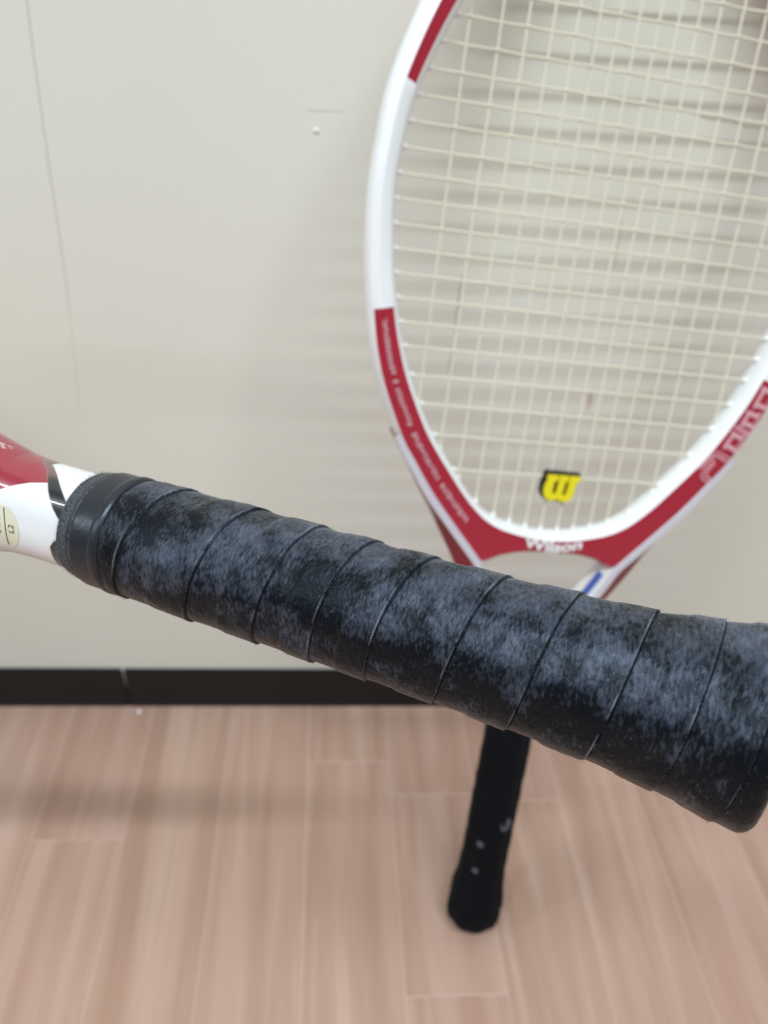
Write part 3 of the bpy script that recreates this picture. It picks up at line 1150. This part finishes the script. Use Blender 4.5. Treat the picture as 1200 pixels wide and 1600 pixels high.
for _ in range(2600):
    th = TH_C + rg.uniform(-2.0, 2.0)
    mode = rg.random()
    if mode < .45:
        z = Z_TAPE - rg.exponential(.0010); r = float(t_rad(np.array(z)))
        d = np.array((math.cos(th), -math.sin(th), rg.uniform(.2, 2.0))); L = rg.uniform(.0003, .0009)
    elif mode < .75:
        kk = rg.integers(0, len(seam_x)) - (th - TH_C) / (2 * math.pi) * 1.15
        z = float(np.interp(kk, ks_ext, zs_ext)); r = float(f_rad(np.array(z))) + .0006
        d = np.array((math.cos(th), -math.sin(th), rg.uniform(-1.6, .6))); L = rg.uniform(.0002, .0006)
    else:
        z = rg.uniform(.001, Z_GROOVE); r = float(f_rad(np.array(z))) + .0004
        d = np.array((math.cos(th), -math.sin(th), rg.uniform(-1, 1))); L = rg.uniform(.0002, .0006)
    if z < .0005:
        continue
    fibre(np.array((r * math.cos(th), -r * math.sin(th), z)), d, L, 2.6e-5)
fb = new_obj('frayed_fibres', mesh_of('frayed_fibres', V, Fc, [FIBRE], smooth=False), front, kind='stuff')

# oval size sticker on the throat
def throat_face(x, z):
    a = np.interp(z, [.15, .195, .205, .217, .228, .240, .252], [.0140, .0142, .0150, .0180, .0213, .0262, .0330])
    b = np.interp(z, [.15, .195, .217, .240, .252], [.0120, .0118, .0120, .0118, .0100])
    return -b * (max(0.0, 1 - (abs(x) / a) ** 2.35)) ** (1 / 2.35)


def drape(me, lift):
    for v in me.vertices:
        v.co.y = throat_face(v.co.x, v.co.z) - lift


def face_hit(px, py):
    """local x, z where a line of sight meets the front of the throat"""
    x, z = 0.0, .23
    for _ in range(8):
        q = hit(px, py, P0 + Yf * throat_face(x, z), Yf) - P0
        x, z = float(q @ Xf), float(q @ Zf)
    return x, z


xc, zc = face_hit(8, 823)
V = [(xc, 0, zc)]
Fc = []
for q in (.35, .7, 1.0):
    for k in range(40):
        w = 2 * math.pi * k / 40
        V.append((xc + .0064 * q * math.cos(w), 0, zc + .0050 * q * math.sin(w)))
Fc += [(0, 1 + k, 1 + (k + 1) % 40) for k in range(40)]
for i in range(2):
    for k in range(40):
        a = 1 + i * 40
        Fc.append((a + k, a + 40 + k, a + 40 + (k + 1) % 40, a + (k + 1) % 40))
sm = mesh_of('size_sticker', V, Fc, [STICK])
drape(sm, .00012)
st = new_obj('size_sticker', sm, front, 'cream oval size sticker')
V, Fc = [], []
ribbon(V, Fc, [(xc + .0058 * q, zc - .0002 + .0004 * q * q) for q in np.linspace(-1, 1, 15)], .0003, 0)
lm_ = mesh_of('size_rule', V, Fc, [INK], smooth=False)
drape(lm_, .0002)
new_obj('size_rule', lm_, st)
for txt, dz, size in (('L2', -.0024, .0028), ('4 1/4', .0022, .0026)):
    fm = font_mesh('size_lettering', txt, size, INK)
    for v in fm.vertices:
        x, y = v.co.x, v.co.y
        v.co = (xc + x, 0, zc + dz + y)
    drape(fm, .00022)
    new_obj('size_lettering', fm, st)

# ------------------------------------------------------------------ crumb at the foot of the baseboard
cpnt = hit(218, 1113, (0, 0, 0), (0, 0, 1))
bm = bmesh.new()
bmesh.ops.create_icosphere(bm, subdivisions=2, radius=.0022)
for v in bm.verts:
    v.co *= random.uniform(.8, 1.15)
    v.co.z *= .6
zmin = min(v.co.z for v in bm.verts)
for v in bm.verts:
    v.co.z -= zmin
me = bpy.data.meshes.new('paper_crumb'); bm.to_mesh(me); bm.free()
me.materials.append(PRINTW)
cr = new_obj('paper_crumb', me, None, 'tiny white crumb on the floor by the black baseboard', 'debris')
cr.location = (float(cpnt[0]), float(cpnt[1]), 0.0)
